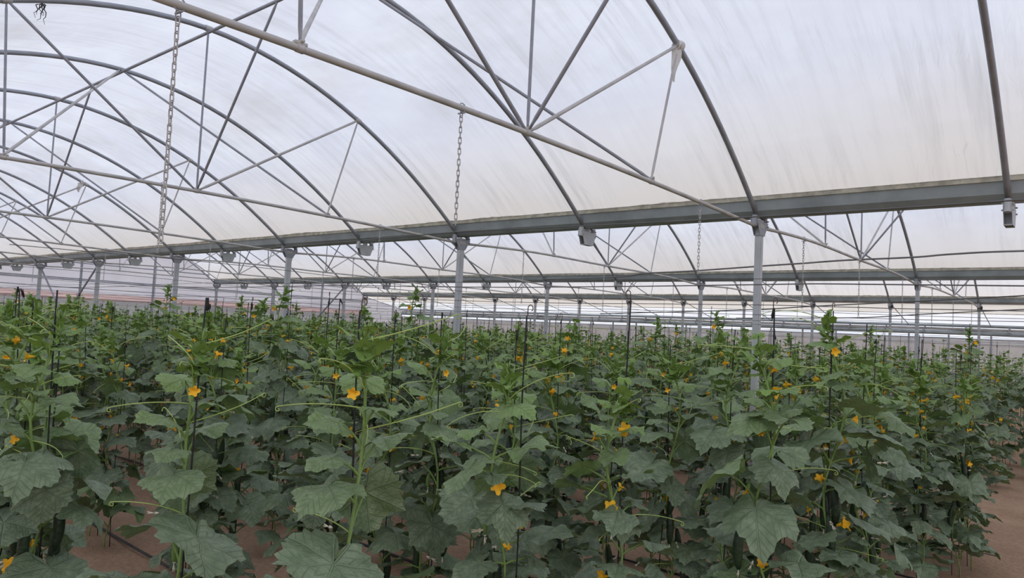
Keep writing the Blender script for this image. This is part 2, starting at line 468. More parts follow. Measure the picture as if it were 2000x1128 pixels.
# plastic scraps tied at joints
def scrap(x, y, z, L, label, seed):
    rng = random.Random(seed); t = thing('plastic_scrap', label, 'plastic scrap', (x, y, z))
    mb = MB()
    for j in range(4):
        a0 = rng.uniform(0, 6)
        mb.tube([((.040 + .006 * j) * math.cos(a0 + u), (j - 1.5) * .014 + .01 * math.sin(u * 2), (.040 + .004 * j) * math.sin(a0 + u)) for u in np.linspace(0, 5.6, 16)], .010, 6)
    mb.build('knot', M['scrap'], t)
    V = []; UV = []; n = 12
    for i in range(n):
        f = i / (n - 1); w = .035 + .012 * math.sin(f * 4) - .02 * f ** 3
        for e in (-1, 0, 1):
            V.append((.012 * math.sin(5 * f + e) + e * w * .6, -.035 + e * w - .02 * f + .012 * math.sin(7 * f), -.01 - L * f))
    V = np.array(V); B = V + np.array([.0015, -.0015, 0])
    F = []
    for i in range(n - 1):
        for e in range(2):
            a = 3 * i + e; F.append((a, a + 1, a + 4, a + 3)); F.append((3 * n + a + 3, 3 * n + a + 4, 3 * n + a + 1, 3 * n + a))
    mb = MB(); mb.add(np.concatenate([V, B]), F); mb.build('tail', M['scrap'], t)
yb = GY[0] + SP / 2
scrap(KX(1), yb + QR, H + arch_z(QR) - .01, .36, 'white plastic strip knotted round the nearest truss joint, tail hanging down', 5)
scrap(KX(7), yb + QR - .1, H + arch_z(QR - .1) - .02, .22, 'small torn plastic strip on a truss joint far to the left', 6)

def twig():
    dv = Fv + Rv * (82 - 1000) / CF - Uv * (20 - 564) / CF; f = 2.0
    yc = GY[0] + SP / 2
    while f < 15 and dv[2] * f < film_z(min(4.4, abs(dv[1] * f - yc))) - .09: f += .02
    c = dv * f + np.array([0, 0, H]); mb = MB(); rng = random.Random(4)
    for q in range(7):
        a = np.array([rng.uniform(-.04, .04), rng.uniform(-.04, .04), .06]); p = [a]
        for k in range(5): p.append(p[-1] + np.array([rng.uniform(-.035, .035), rng.uniform(-.03, .03), -rng.uniform(.01, .05)]))
        mb.tube(p, [.007, .006, .005, .004, .003, .002], 5)
    o = mb.build('dry_twig', M['hose']); o.location = c; tag(o, 'small dark tuft of dry twigs caught under the roof sheet at upper left', 'twig')
twig()
# chains -----------------------------------------------------------
def chain(x, y, ztop, zbot, label, L=.047):
    t = thing('hanging_chain', label, 'chain', (x, y, ztop), 'chains hanging from the truss chords')
    pitch = .036; r = .0034; w = .0095
    n = int((ztop - zbot - .07) / pitch)
    def linkpts(z, ang):
        a = np.linspace(0, 2 * PI, 12, endpoint=False); h = L / 2 - w
        P = []
        for q in a:
            P.append(((w) * math.cos(q) * math.cos(ang), (w) * math.cos(q) * math.sin(ang), z + w * math.sin(q) + (h if math.sin(q) > 0 else -h)))
        return P
    mb = MB(); rng = random.Random(int(abs(x * 100 + y * 10)))
    for i in range(n):
        mb.tube(linkpts(-.075 - i * pitch, (i % 2) * PI / 2 + .5 + rng.uniform(-.15, .15)), r, 5, closed=True)
    mb.build('links', M['galv_light'], t)
    hk = MB()
    a = np.linspace(0, 2 * PI, 16, endpoint=False)
    hk.tube([(.006, .030 * math.cos(q), .030 * math.sin(q)) for q in a], .0036, 6, closed=True)
    hk.tube([(.0, .012 * math.cos(q), -.045 + .02 * math.sin(q)) for q in a], .0036, 6, closed=True)
    hk.tube([(-.03, 0, -.034), (.03, .004, -.036)], .005, 6)
    hk.build('shackle', M['galv'], t)
chain_rows = {1: (1.47, 3.35, 6.92), 2: (10.14, 12.94, 16.1), 3: (19.1, 21.9, 25.0)}
for bay, ys in chain_rows.items():
    for k in (1, 3, 5, 7, 9):
        for j, y in enumerate(ys):
            if bay == 1 and k >= 5 and j == 0: continue
            yy = y + (.3 if (bay == 1 and k == 3 and j == 1) else .1 * math.sin(3 * k + j) * (k > 1))
            zt = H + chord_z(yy - GY[bay - 1], bay)
            zb = H + (.27 if (bay == 1 and k == 1 and j == 0) else .63 if bay == 1 else .45)
            lab = 'steel chain in the %s on the %s truss, %s along its chord' % (SPAN[bay], 'first' if k == 1 else ORD[k // 2], ('nearest one', 'middle one', 'far one')[j])
            chain(KX(k), yy, zt, zb, lab)

# wires and hoses -----------------------------------------------------------
def wire(name, pts, r, mat, label, cat, group=None):
    P = np.array(pts, float); c = P.mean(0)
    mb = MB(); mb.tube(P - c, r, 6); o = mb.build(name, M[mat]); o.location = c
    tag(o, label, cat, group); return o
def spline(pts, n=60, sag=0):
    P = np.array(pts, float); t = np.linspace(0, len(P) - 1, n); out = []
    for u in t:
        i = min(int(u), len(P) - 2); f = u - i
        p0, p1, p2, p3 = P[max(i - 1, 0)], P[i], P[i + 1], P[min(i + 2, len(P) - 1)]
        out.append(.5 * ((2 * p1) + (-p0 + p2) * f + (2 * p0 - 5 * p1 + 4 * p2 - p3) * f * f + (-p0 + 3 * p1 - 3 * p2 + p3) * f ** 3))
    return out
A = lambda L: [(x, y, z + H) for x, y, z in L]
wire('hanging_hose', spline(A([(-10.04, 13, 1.173), (-8.14, 13, 1.203), (-7.41, 13, 1.275), (-6.4, 13, 1.308), (-4.99, 13, 1.381), (-4.26, 13, 1.415), (-3.58, 13, 1.451), (-2.54, 13, 1.475), (-2.0, 13, 1.51), (-1.08, 13, 1.53), (1.5, 13, 1.5)]), 80), .016, 'greyhose',
     'sagging grey hose slung across the chords of the second span', 'hose')
wire('steel_cable', spline(A([(-6.5, 10, .33), (-4.11, 10, .438), (-3.06, 10, .513), (-1.91, 10, .589), (-.83, 10, .667), (1, 10, .8)])), .008, 'wire', 'upper loose grey cable sloping up to the right behind the first posts', 'cable')
wire('steel_cable', spline(A([(-4.2, 10, .32), (-2.61, 10, .369), (-1.91, 10, .425), (-.83, 10, .51), (1, 10, .62)])), .007, 'wire', 'lower loose grey cable sloping up to the right behind the first posts', 'cable')
for j, (y, z) in enumerate([(3.35, .62), (6.92, .62), (10.14, .44), (12.94, .44), (16.1, .44), (19.1, .45), (21.9, .45), (25.0, .45)]):
    P = [(x, y, H + z - .03 * abs(math.sin(PI * (x - X1) / 5.0))) for x in np.arange(XEND + .1, 1.6, .5)]
    wire('crop_wire', P, .0035, 'wire', 'thin steel wire strung along the chain ends, %s from the front' % ('first' if j == 0 else ORD[j]), 'wire', 'wires along the chains')
for j, k in enumerate((3, 5, 7, 9, 11)):
    P = [(KX(k) + .1, y, H + .60 - .02 * math.sin(y)) for y in np.linspace(2.2, GY[3] - .1, 40)]
    wire('cross_wire', P, .004, 'wire', 'thin steel wire crossing the spans below the trusses, %s from the right' % ('first' if j == 0 else ORD[j]), 'wire', 'wires across the spans')
for j, (y, z) in enumerate([(14.5, -.06), (13.2, -.22)]):
    P = [(x, y, H + z + .02 * math.sin(x * .8)) for x in np.linspace(-9, 1.5, 30)]
    wire('green_cord', P, .004, 'stem', ('upper' if j == 0 else 'lower') + ' pale green cord stretched over the crop at the right', 'cord')

# diagonal post braces
def brace(a, b, label):
    a = np.array(a, float); b = np.array(b, float); c = (a + b) / 2
    mb = MB(); mb.tube([a - c, b - c], .028, 8)
    mb.tube([(a - c) * .985, (a - c) * .955], .036, 8)
    o = mb.build('diagonal_brace', M['galv']); o.location = c; tag(o, label, 'brace', 'diagonal braces between posts')
z1 = H + 1.3
brace((KX(11) + .07, G1, z1), (KX(11) + 2.5, G1, H - .3), 'slanting steel tube leaning from the sixth post of the first gutter to the right')
brace((KX(9) - .07, G1, z1), (KX(9) - 2.4, G1, H - .3), 'slanting steel tube leaning from the fifth post of the first gutter to the left')
brace((KX(11) + .07, GY[2], z1), (KX(11) + 2.5, GY[2], H - .6), 'slanting steel tube leaning from the sixth post of the second gutter to the right')
brace((KX(9) - .07, GY[2], z1), (KX(9) - 2.6, GY[2], H - .6), 'slanting steel tube leaning from the fifth post of the second gutter to the left')

# end wall -----------------------------------------------------------
def sheet(mb, P00, P10, P11, P01, nx, nz, uvs, ripple=0.0, ax=0, seed=0):
    P00, P10, P11, P01 = [np.array(q, float) for q in (P00, P10, P11, P01)]
    V = []; UV = []
    for i in range(nx + 1):
        for j in range(nz + 1):
            a, b = i / nx, j / nz
            p = (P00 * (1 - a) + P10 * a) * (1 - b) + (P01 * (1 - a) + P11 * a) * b
            p = p.copy(); p[ax] += ripple * math.sin(a * nx * 1.9 + seed) * math.cos(b * 3 + a * 5)
            V.append(p); UV.append((a * uvs[0], b * uvs[1]))
    m = nz + 1
    mb.add(V, [(i * m + j, (i + 1) * m + j, (i + 1) * m + j + 1, i * m + j + 1) for i in range(nx) for j in range(nz)], UV)
def endwall():
    root = bpy.data.objects.new('wall_left', None); COL.objects.link(root); struct(root, 'pale plastic end wall of the greenhouse with a pink band above grey net')
    X = XEND - .05
    mb = MB()
    for bay in (1, 2, 3):
        yc = GY[bay - 1] + SP / 2
        ds = np.linspace(-4.49, 4.49, 41)
        V = []; UV = []
        for d in ds:
            V += [(X, yc + d, H + .62), (X, yc + d, H + max(film_z(d), 1.45))]; UV += [(yc + d, 2.0), (yc + d, 2.0 + film_z(d))]
        mb.add(V, [(2 * i, 2 * i + 2, 2 * i + 3, 2 * i + 1) for i in range(40)], UV)
    mb.build('end_film', M['endfilm'], root)
    mb = MB(); sheet(mb, (X + .02, GY[0], H + .33), (X + .02, GY[3], H + .42), (X + .02, GY[3], H + .66), (X + .02, GY[0], H + .62), 60, 4, (27, .4), .012, 0)
    mb.build('pink_band', M['pink'], root)
    mb = MB(); sheet(mb, (X - .02, GY[0], 0), (X - .02, GY[3], 0), (X - .02, GY[3], H + .45), (X - .02, GY[0], H + .45), 30, 4, (27, 2))
    mb.build('shade_net', M['net'], root)
    # red strands along the band
    for q, zz in enumerate((.62, .52, .40)):
        mb = MB(); mb.tube([(X + .05, y, H + zz + .02 * math.sin(y * .7 + q) + .003 * y) for y in np.linspace(GY[0], GY[3], 40)], .008, 5); mb.build('cord', M['pink'], root)
    for zz in (.85, 1.17, 1.23, 1.9):
        mb = MB(); y1_ = GY[3]
        mb.tube([(X + .06, y, H + zz) for y in (GY[0], GY[1], GY[2], y1_)], .022 if zz != .85 else .012, 8); mb.build('rail', M['galv'], root)
    for bay in (1, 2, 3):
        for f in (1 / 3, 2 / 3):
            y = GY[bay - 1] + SP * f; mb = MB(); zt = H + arch_z(SP * f - SP / 2)
            mb.box((X + .10, y, zt / 2), (.06, .08, zt)); mb.build('gable_post', M['galv'], root, smooth=False)
endwall()

# stack of uneven white bands in front of the end wall, far left
def bundle():
    rng = random.Random(2); mb = MB()
    for j in range(5):
        z = H - .02 + .06 * j
        pts = [(XEND + .35 + .06 * math.sin(u * 3 + j), 8.75 + u * 1.45, z + .05 * math.sin(u * 2 + j) - .08 * u) for u in np.linspace(0, 1, 12)]
        mb.tube(pts, [.035 + .02 * rng.random() for _ in pts], 7)
    o = mb.build('white_bands', M['scrap']); tag(o, 'stack of bright white bands low by the end wall, far left', 'plastic sheet')
bundle()

# side wall beyond the third span: sloping awning film, rollers, side net --------------
def sidewall():
    root = bpy.data.objects.new('wall_back', None); COL.objects.link(root); struct(root, 'sloping cream and white side awning beyond the third gutter')
    ye, ze = 29.3, .93
    ya, za = GY[3] + .17, 1.50
    f = .42; ym, zm = ya + (ye - ya) * f, za + (ze - za) * f
    mb = MB(); sheet(mb, (XEND, ya, H + za), (7, ya, H + za), (7, ym, H + zm), (XEND, ym, H + zm), 80, 3, (40, 1.0), .010, 2); mb.build('cream_film', M['cream'], root)
    mb = MB(); mb.tube([(x, ym - .02, H + zm - .015 + .008 * math.sin(x * 1.3)) for x in np.linspace(XEND, 7, 50)], .012, 6); mb.build('seam', M['algae'], root)
    mb = MB(); sheet(mb, (XEND, ym, H + zm), (7, ym, H + zm), (7, ye, H + ze), (XEND, ye, H + ze), 80, 3, (40, 1.6), .008, 2, 2); mb.build('white_film', M['whitefilm'], root)
    for (dz, r, mat, dy) in ((-.04, .055, 'gutter', 0), (-.16, .05, 'galv_light', .06), (-.29, .075, 'gutter', .05)):
        mb = MB(); mb.tube([(x, ye + dy, H + ze + dz + .006 * math.sin(x)) for x in np.linspace(XEND, 7, 40)], r, 10); mb.build('roller_tube', M[mat], root)
    # sloping hoop legs from the third gutter down to the awning edge, its short posts and hang brackets
    for k in range(0, 14):
        x = KX(k)
        mb = MB(); mb.tube([(x, ya, H + 1.44), (x, ye, H + ze - .05)], .014, 6); mb.build('rafter', M['galv'], root)
        for q in (0, 1):
            xx = x - q * DX / 2
            mb = MB(); mb.box((xx, ye + .02, (H + ze - .3) / 2), (.05, .05, H + ze - .3)); mb.build('side_post', M['galv'], root, smooth=False)
            mb = MB(); mb.box((xx + .5, ye - .06, H + ze - .17), (.05, .03, .24), Matrix.Rotation(.35, 3, 'Y')); mb.build('roller_bracket', M['galv'], root, smooth=False)
    mb = MB(); sheet(mb, (XEND, ye + .05, 0), (7, ye + .05, 0), (7, ye + .05, H + .45), (XEND, ye + .05, H + .45), 60, 4, (40, 2), .01, 1); mb.build('side_net', M['farnet'], root)
    mb = MB(); mb.tube([(XEND, ye, H + .45), (7, ye, H + .45)], .018, 6); mb.build('net_rail', M['galv'], root)
    # triangular end of the awning
    mb = MB(); mb.add([(XEND, GY[3], 0), (XEND, ye, 0), (XEND, ye, H + ze), (XEND, GY[3], H + 1.5)], [(0, 1, 2, 3)], [(0, 0), (3, 0), (3, 2.6), (0, 3.2)])
    mb.build('end_film', M['endfilm'], root)
sidewall()
# net fence further out
def fence():
    t = thing('net_fence', 'distant grey pink net fence outside beyond the side awning', 'fence', (0, 46, 0))
    mb = MB(); sheet(mb, (-60, 0, 0), (25, 0, 0), (25, 0, H + .45), (-60, 0, H + .45), 40, 3, (85, 2.2), .02, 1); mb.build('net', M['farnet'], t)
    for k in range(29):
        mb = MB(); mb.tube([(-60 + 3 * k, -.05, 0), (-60 + 3 * k, -.05, H + .5)], .03, 6); mb.build('post', M['galv'], t)
fence()

# ------------------------------------------------------------------ the crop
LOBE_A = np.radians([0, 12, 27, 42, 55, 68, 82, 97, 110, 125, 140, 155, 168, 180])
LOBE_R = np.array([.65, .60, .53, .55, .585, .545, .50, .51, .53, .49, .47, .43, .32, .06])
def leaf_template(seed, nth, nr):
    rng = np.random.default_rng(seed)
    th = np.linspace(-PI, PI, nth, endpoint=False) + PI / nth
    asym = 1 + .06 * rng.standard_normal() * np.sign(th)
    r = np.interp(np.abs(th), LOBE_A, LOBE_R) * asym
    if nth >= 24: r = r * (1 + .035 * np.where(np.arange(nth) % 2 == 0, 1, -1) + .03 * rng.standard_normal(nth))
    ph = rng.uniform(0, 6, 4); droop = rng.uniform(.05, .55); cup = rng.uniform(-.15, .28); wave = rng.uniform(.04, .085); q2 = rng.uniform(0, 6, 6)
    V = [(0, 0, 0)]
    for j in range(1, nr + 1):
        f = j / nr
        R = r * f
        x, y = R * np.cos(th), R * np.sin(th)
        z = -cup * (x ** 2 + y ** 2) * 1.3 - droop * np.maximum(x, 0) ** 2 * .8 - droop * .55 * y ** 2
        z += .030 * f * np.abs(np.sin(th * PI / math.radians(55))) - .015 * f
        z += wave * f ** 2 * (np.sin(3 * th + ph[0]) + .6 * np.sin(5 * th + ph[1]) + .35 * np.sin(9 * th + ph[2]))
        z += .012 * (np.sin(13 * x + q2[0]) * np.sin(12 * y + q2[1]) + .7 * np.sin(21 * x + q2[2]) * np.sin(19 * y + q2[3])) * (1 if nth > 20 else 0)
        V += list(zip(x, y, z))
    F = [(0, 1 + k, 1 + (k + 1) % nth) for k in range(nth)]
    F = F[:-1]       # open sinus at the petiole
    for j in range(nr - 1):
        for k in range(nth - 1):
            a = 1 + j * nth; F.append((a + k, a + nth + k, a + nth + k + 1, a + k + 1))
    V = np.array(V); return V, F, V[:, :2].copy()
HI = [leaf_template(100 + i, 48, 5) for i in range(12)]
LO = [leaf_template(200 + i, 13, 2) for i in range(6)]

def frame(az, pitch, roll):
    """x = blade direction (az, pitched down), z = upper face"""
    x = np.array([math.cos(az) * math.cos(pitch), math.sin(az) * math.cos(pitch), -math.sin(pitch)])
    y = np.array([-math.sin(az), math.cos(az), 0.0]); z = np.cross(x, y)
    y2 = math.cos(roll) * y + math.sin(roll) * z; z2 = -math.sin(roll) * y + math.cos(roll) * z
    return np.stack([x, y2, z2], 1)

def plan_plant(seed, height, lo=False):
    """node list of one trained cucumber plant: where leaves, flowers, fruit and tendrils sit"""
    rng = np.random.default_rng(seed)
    zs = [.06]; gap = .066
    while zs[-1] < height: zs.append(zs[-1] + gap * rng.uniform(.85, 1.15) * (.55 + .45 * min(1, (height - zs[-1]) / .35)))
    zs = np.array(zs) * height / zs[-1]; n = len(zs)
    amp = .032; p1, p2 = rng.uniform(0, 6, 2); lx, ly = rng.uniform(-.05, .05, 2)
    S = np.stack([amp * np.sin(zs * 9 + p1) + lx * zs / 2, amp * np.cos(zs * 8 + p2) + ly * zs / 2, zs], 1)
    az = rng.uniform(0, 6.28); leaves = []; tend = []; flow = []; wilt = []; fruit = []
    for i in range(n):
        j = n - 1 - i; az += math.radians(144) + rng.uniform(-.45, .45)
        z = zs[i]
        sz = .208 * min(1.0, .22 + .78 * (j / 10.0)) * rng.uniform(.70, 1.22)
        young = max(0.0, 1 - j / 9.5)
        pl = .03 + .52 * sz
        for rep in range(2 if rng.random() < .55 and j > 3 else 1):
          if z > .10 and (z > .38 or rng.random() < .72):
            if rep: az_ = az + rng.uniform(1.6, 3.6); sz *= rng.uniform(.6, .95); pl = .05 + .6 * sz
            else: az_ = az
            elev = math.radians(rng.uniform(5, 50) + 35 * young)
            a = min(1.0, young * .95 + (.28 if rng.random() < .07 else 0) + rng.uniform(0, .10))
            pitch = math.radians(np.clip(rng.normal(17, 21), -18, 70) * (1 - young) - 38 * young)
            leaves.append((i, az_, elev, pl, sz, pitch, rng.uniform(-.4, .4), a, int(rng.integers(0, 99))))
        if rng.random() < (.42 if j < 12 else .22) and z > .45: tend.append((i, az + rng.uniform(.6, 2.4), rng.uniform(.10, .26), rng.uniform(-.2, .9), rng.uniform(0, 1.6)))
        if 3 <= j <= 15 and rng.random() < .5: flow.append((i, az + rng.uniform(-1.2, 1.2), rng.uniform(.04, .09), rng.uniform(-.3, 1.1), rng.uniform(.75, 1.2)))
        if j > 8 and z > .45 and rng.random() < .6: wilt.append((i, az + rng.uniform(1, 3), rng.uniform(.04, .12), rng.uniform(-1.0, .4), rng.uniform(.7, 1.15)))
        if j > 7 and z > .45 and rng.random() < .6:
            big = j > 10
            fruit.append((i, az + rng.uniform(1.5, 4), rng.uniform(.14, .21) if big else rng.uniform(.06, .10), big))
    rng.shuffle(flow); rng.shuffle(fruit); rng.shuffle(wilt)
    return dict(S=S, leaves=leaves, tend=tend, flow=flow, wilt=wilt, fruit=fruit, n=n, h=height)

def foliage(mb, P, T, lo=False, off=(0, 0, 0), rz=0.0, s=1.0, step=1):
    off = np.array(off); c, q = math.cos(rz), math.sin(rz); RZ = np.array([[c, -q, 0], [q, c, 0], [0, 0, 1.0]])
    for (i, az, el, pl, sz, pitch, roll, a, ti) in P['leaves']:
        b = P['S'][i]
        d = np.array([math.cos(az), math.sin(az), 0]); u = np.array([0, 0, 1.0])
        tip = b + d * pl * math.cos(el) + u * pl * math.sin(el)
        if not lo:
            mid = b + d * pl * .45 * math.cos(el) + u * pl * .62 * math.sin(el)
            mb.tube([b, (b + mid) / 2 + u * .004, mid, (mid + tip) / 2 + u * .004, tip], [.0042, .0038, .0034, .003, .0026], 5, cap=False, mi=1)
        V, F, UV = T[ti % len(T)]
        W = (V * sz) @ frame(az, pitch, roll).T + tip
        W = (W * s) @ RZ.T + off
        mb.add(W, F, UV, a)

def star(scale=1.0, wilted=False, seed=0):
    """five-petalled trumpet flower, axis +z"""
    mb = MB(); n = 5; rng = random.Random(seed)
    R = .0205 * scale
    pts = [(0, 0, -.008 * scale)]
    for k in range(n):
        a = 2 * PI * k / n + rng.uniform(-.12, .12); L = rng.uniform(.85, 1.12); cup = rng.uniform(-.006, .010); tw = rng.uniform(-.004, .004)
        for (da, rr, zz) in ((0, .34, -.002), (-.46, .74, .005), (0, .62, .001), (.46, .74, .005), (-.30, 1.0, .002), (0, 1.10, .004), (.30, 1.0, .002)):
            q = rr * L if rr > .5 else rr
            if wilted: q, zz = rr * .42 * L, .014 * rr + zz * .5
            pts.append((R * q * math.cos(a + da), R * q * math.sin(a + da), scale * (zz + cup * rr * rr + tw * da * 2) + (.012 * rr if wilted else 0)))
    F = []
    for k in range(n):
        o = 1 + 7 * k; o2 = 1 + 7 * ((k + 1) % n)
        F += [(0, o, o2), (o, o + 1, o + 2), (o, o + 2, o + 3), (o + 1, o + 4, o + 2), (o + 2, o + 4, o + 5), (o + 2, o + 5, o + 6), (o + 2, o + 6, o + 3), (o, o + 3, o2 + 1, o2)]
    mb.add(pts, F)
    mb.tube([(0, 0, -.022 * scale), (0, 0, -.008 * scale), (0, 0, -.001)], [.0035 * scale, .006 * scale, .009 * scale], 6, cap=False)
    return mb
def fruit_mesh(L, big):
    mb = MB(); n = 10; r = .0215 if big else .010
    f = np.linspace(0, 1, 13)
    rad = r * np.clip(np.sin(PI * np.clip(f * .96 + .02, 0, 1)) ** .42, .1, 1) * (.82 + .18 * f)
    pts = [(.012 * math.sin(PI * q) * (L / .2), 0, -L * q) for q in f]
    mb.tube(pts, rad, n)
    return mb
PET = [star(q, False, i).mesh('flower', M['petal']) for i, q in enumerate((1.0, 1.2, .8))]
WIL = [star(.8, True).mesh('wilted_flower', M['wilt']), star(.6, True).mesh('wilted_flower', M['wilt'])]
FRU = [fruit_mesh(L, True).mesh('cucumber', M['fruit']) for L in (.15, .175, .20)]
YFR = [fruit_mesh(L, False).mesh('young_cucumber', M['youngfruit']) for L in (.07, .095)]
bl = star(.55, True).mesh('wilted_blossom', M['wilt'])

def tendril_pts(b, az, L, el, curl):
    d = np.array([math.cos(az), math.sin(az), 0]); u = np.array([0, 0, 1.0]); sd = np.array([-math.sin(az), math.cos(az), 0])
    P = []; n = 22; pos = np.array(b, float); ang = el; st = L / 13
    for i in range(n):
        P.append(pos.copy())
        k = i / n
        if k < .6: ang += (.05 * (curl - .9) - .015)
        else: ang -= .62 + 1.3 * (k - .6)
        s_ = st * (1 if k < .6 else .55 * (1.25 - k))
        pos = pos + s_ * (d * math.cos(ang) + u * math.sin(ang)) + sd * s_ * .35 * math.sin(5 * k + curl * 4)
    return P

class Proto: pass
def make_proto(seed, height):
    P = plan_plant(seed, height); o = Proto(); o.h = height
    st = MB(); S = P['S']; rad = np.interp(np.arange(len(S)), [0, len(S) - 6, len(S) - 1], [.0050, .0045, .003])
    base = np.vstack([[S[0][0], S[0][1], -.02], S]); st.tube(base, np.concatenate([[.0052], rad]), 7)
    for p in S[1:-3]: st.tube([p - [0, 0, .006], p, p + [0, 0, .006]], [.0047, .0064, .0047], 6, cap=False)
    o.stem = st.mesh('stem', M['stem'])
    fo = MB(); foliage(fo, P, HI)
    # pointed bud cluster at the growing tip
    rng = np.random.default_rng(seed + 7); t = S[-1]
    for q in range(9):
        V, F, UV = LO[q % len(LO)]; g = q / 8
        fo.add((V * np.array([1.25, .75, 1]) * rng.uniform(.030, .045) * (1.9 - g)) @ frame(q * 2.4 + rng.uniform(-.4, .4), -(.15 + 1.1 * g), 0).T + t + [0, 0, -.09 + .11 * g], F, UV, rng.uniform(.8, 1))
    for q in range(4):
        a = rng.uniform(0, 6.28); fo.tube([t, t + [.012 * math.cos(a), .012 * math.sin(a), .022], t + [.016 * math.cos(a), .016 * math.sin(a), .05]], [.004, .004, .001], 5, age=1.0)
    o.foliage = fo.mesh('foliage', [M['leaf'], M['stem']])
    o.tend = []
    def tdr(b, az, L, el, cu):
        te = MB(); te.tube(np.array(tendril_pts(b, az, L, el, cu)) - b, np.linspace(.0021, .0012, 22), 5); o.tend.append((tuple(b), te.mesh('tendril', M['tendril'])))
    for (i, az, L, el, cu) in P['tend'][:8]: tdr(S[i], az, L, el, cu)
    a = rng.uniform(0, 6.28)
    for q in range(2): tdr(S[-3 - q], a + q * 2.5, rng.uniform(.16, .28), .85, .1)
    o.flow = []; o.wilt = []; o.fruit = []
    def pose(b, az, out, el, s):
        d = Vector((math.cos(az) * math.cos(el), math.sin(az) * math.cos(el), math.sin(el)))
        return Matrix.Translation(Vector(b) + d * out) @ d.to_track_quat('Z', 'Y').to_matrix().to_4x4() @ Matrix.Scale(s, 4)
    stk = MB()
    for (i, az, out, el, s) in P['flow'][:7]: o.flow.append((pose(S[i], az, out, el, s), i % 3))
    for (i, az, out, el, s) in P['wilt'][:8]: o.wilt.append((pose(S[i], az, out, el, s), i % 2))
    for (i, az, L, big) in P['fruit'][:7]:
        p = Vector(S[i]) + Vector((math.cos(az), math.sin(az), -.25)) * .045
        o.fruit.append((Matrix.Translation(p) @ Matrix.Rotation(az, 4, 'Z') @ Matrix.Rotation(random.Random(i).uniform(-.12, .05), 4, 'Y'), i % 3 if big else i % 2, big))
    return o
PROTO = [make_proto(11 + 3 * i, h) for i, h in enumerate((1.40, 1.48, 1.55, 1.60, 1.65, 1.70, 1.76, 1.84, 1.93, 2.02))]

def place_plant(x, y, tip, rz, seed, label, group, detail):
    """tip = height of the growing tip above the soil"""
    rng = random.Random(seed)
    c = sorted(PROTO, key=lambda p: abs(p.h - tip))[:3]; p = c[rng.randrange(3)]
    s = min(1.12, max(.88, tip / p.h))
    r = thing('cucumber_plant', label, 'plant', (x, y, 0), group); r.rotation_euler = (0, 0, rz); r.scale = (s, s, s)
    link('stem', p.stem, r); link('foliage', p.foliage, r)
    for b, me in p.tend: link('tendril', me, r).location = b
    for m, i in p.flow: o = link('flower', PET[i], r); o.matrix_local = m
    if detail >= 1:
        for m, i in p.wilt: o = link('wilted_flower', WIL[i], r); o.matrix_local = m
        for m, i, big in p.fruit:
            o = link('cucumber' if big else 'young_cucumber', (FRU if big else YFR)[i], r); o.matrix_local = m
            b = link('wilted_blossom', bl, o); b.location = (0, 0, -((.15, .175, .20)[i] if big else (.07, .095)[i])); b.rotation_euler = (PI, 0, 0)
    return r

def hookpts():
    a = [(.0, 0, 0), (0, 0, .03)] + [(.014 - .014 * math.cos(q), 0, .045 + .018 * math.sin(q)) for q in np.linspace(0, 4.2, 12)]
    return a
hk = MB(); hk.tube(np.array(hookpts()) * .62, .0019, 5); HOOK = hk.mesh('hook', M['hook'])
cl = MB()
for q in range(5):
    a = q * 1.3; cl.tube([(0, 0, .0), (.005 * math.cos(a), .005 * math.sin(a), -.015 - .008 * q), (.004 * math.cos(a + .6), .004 * math.sin(a + .6), -.04 - .012 * (q % 3))], [.003, .0035, .0015], 5)
CLUMP = cl.mesh('twine_bundle', M['twine'])
TW = []
for h in (1.5, 1.6, 1.7, 1.8, 1.9, 2.0, 2.1):
    mb = MB(); rng = random.Random(int(h * 10))
    mb.tube([(.006 * math.sin(z * 5 + h * 9) , .006 * math.cos(z * 4 + h), z - h) for z in np.linspace(.0, h, 14)], .0030, 5)
    TW.append((h, mb.mesh('twine', M['twine'])))
def place_string(x, y, top, label, group, seed):
    r = thing('support_string', label, 'string', (x, y, top), group)
    rng = random.Random(seed)
    h, me = min(TW, key=lambda q: abs(q[0] - top)); o = link('twine', me, r); o.scale = (1, 1, top / h)
    o.rotation_euler = (rng.uniform(-.03, .03), rng.uniform(-.03, .03), 0)
    if rng.random() < .65: link('hook', HOOK, r).rotation_euler = (0, 0, rng.uniform(0, 6))
    
    if rng.random() < .5:
        q = link('twine_bundle', CLUMP, r); q.rotation_euler = (rng.uniform(-.4, .4), 0, rng.uniform(0, 6)); q.scale = [rng.uniform(.5, .85)] * 3

def pix(x, y, z):
    p = np.array([x, y, z - H]); d = p @ Fv
    return 1000 + CF * (p @ Rv) / d, 564 - CF * (p @ Uv) / d, d

rng = random.Random(77)
ROWS = [1.05 + 1.29 * i for i in range(19)]
plants = []     # (x, y, tip, row)
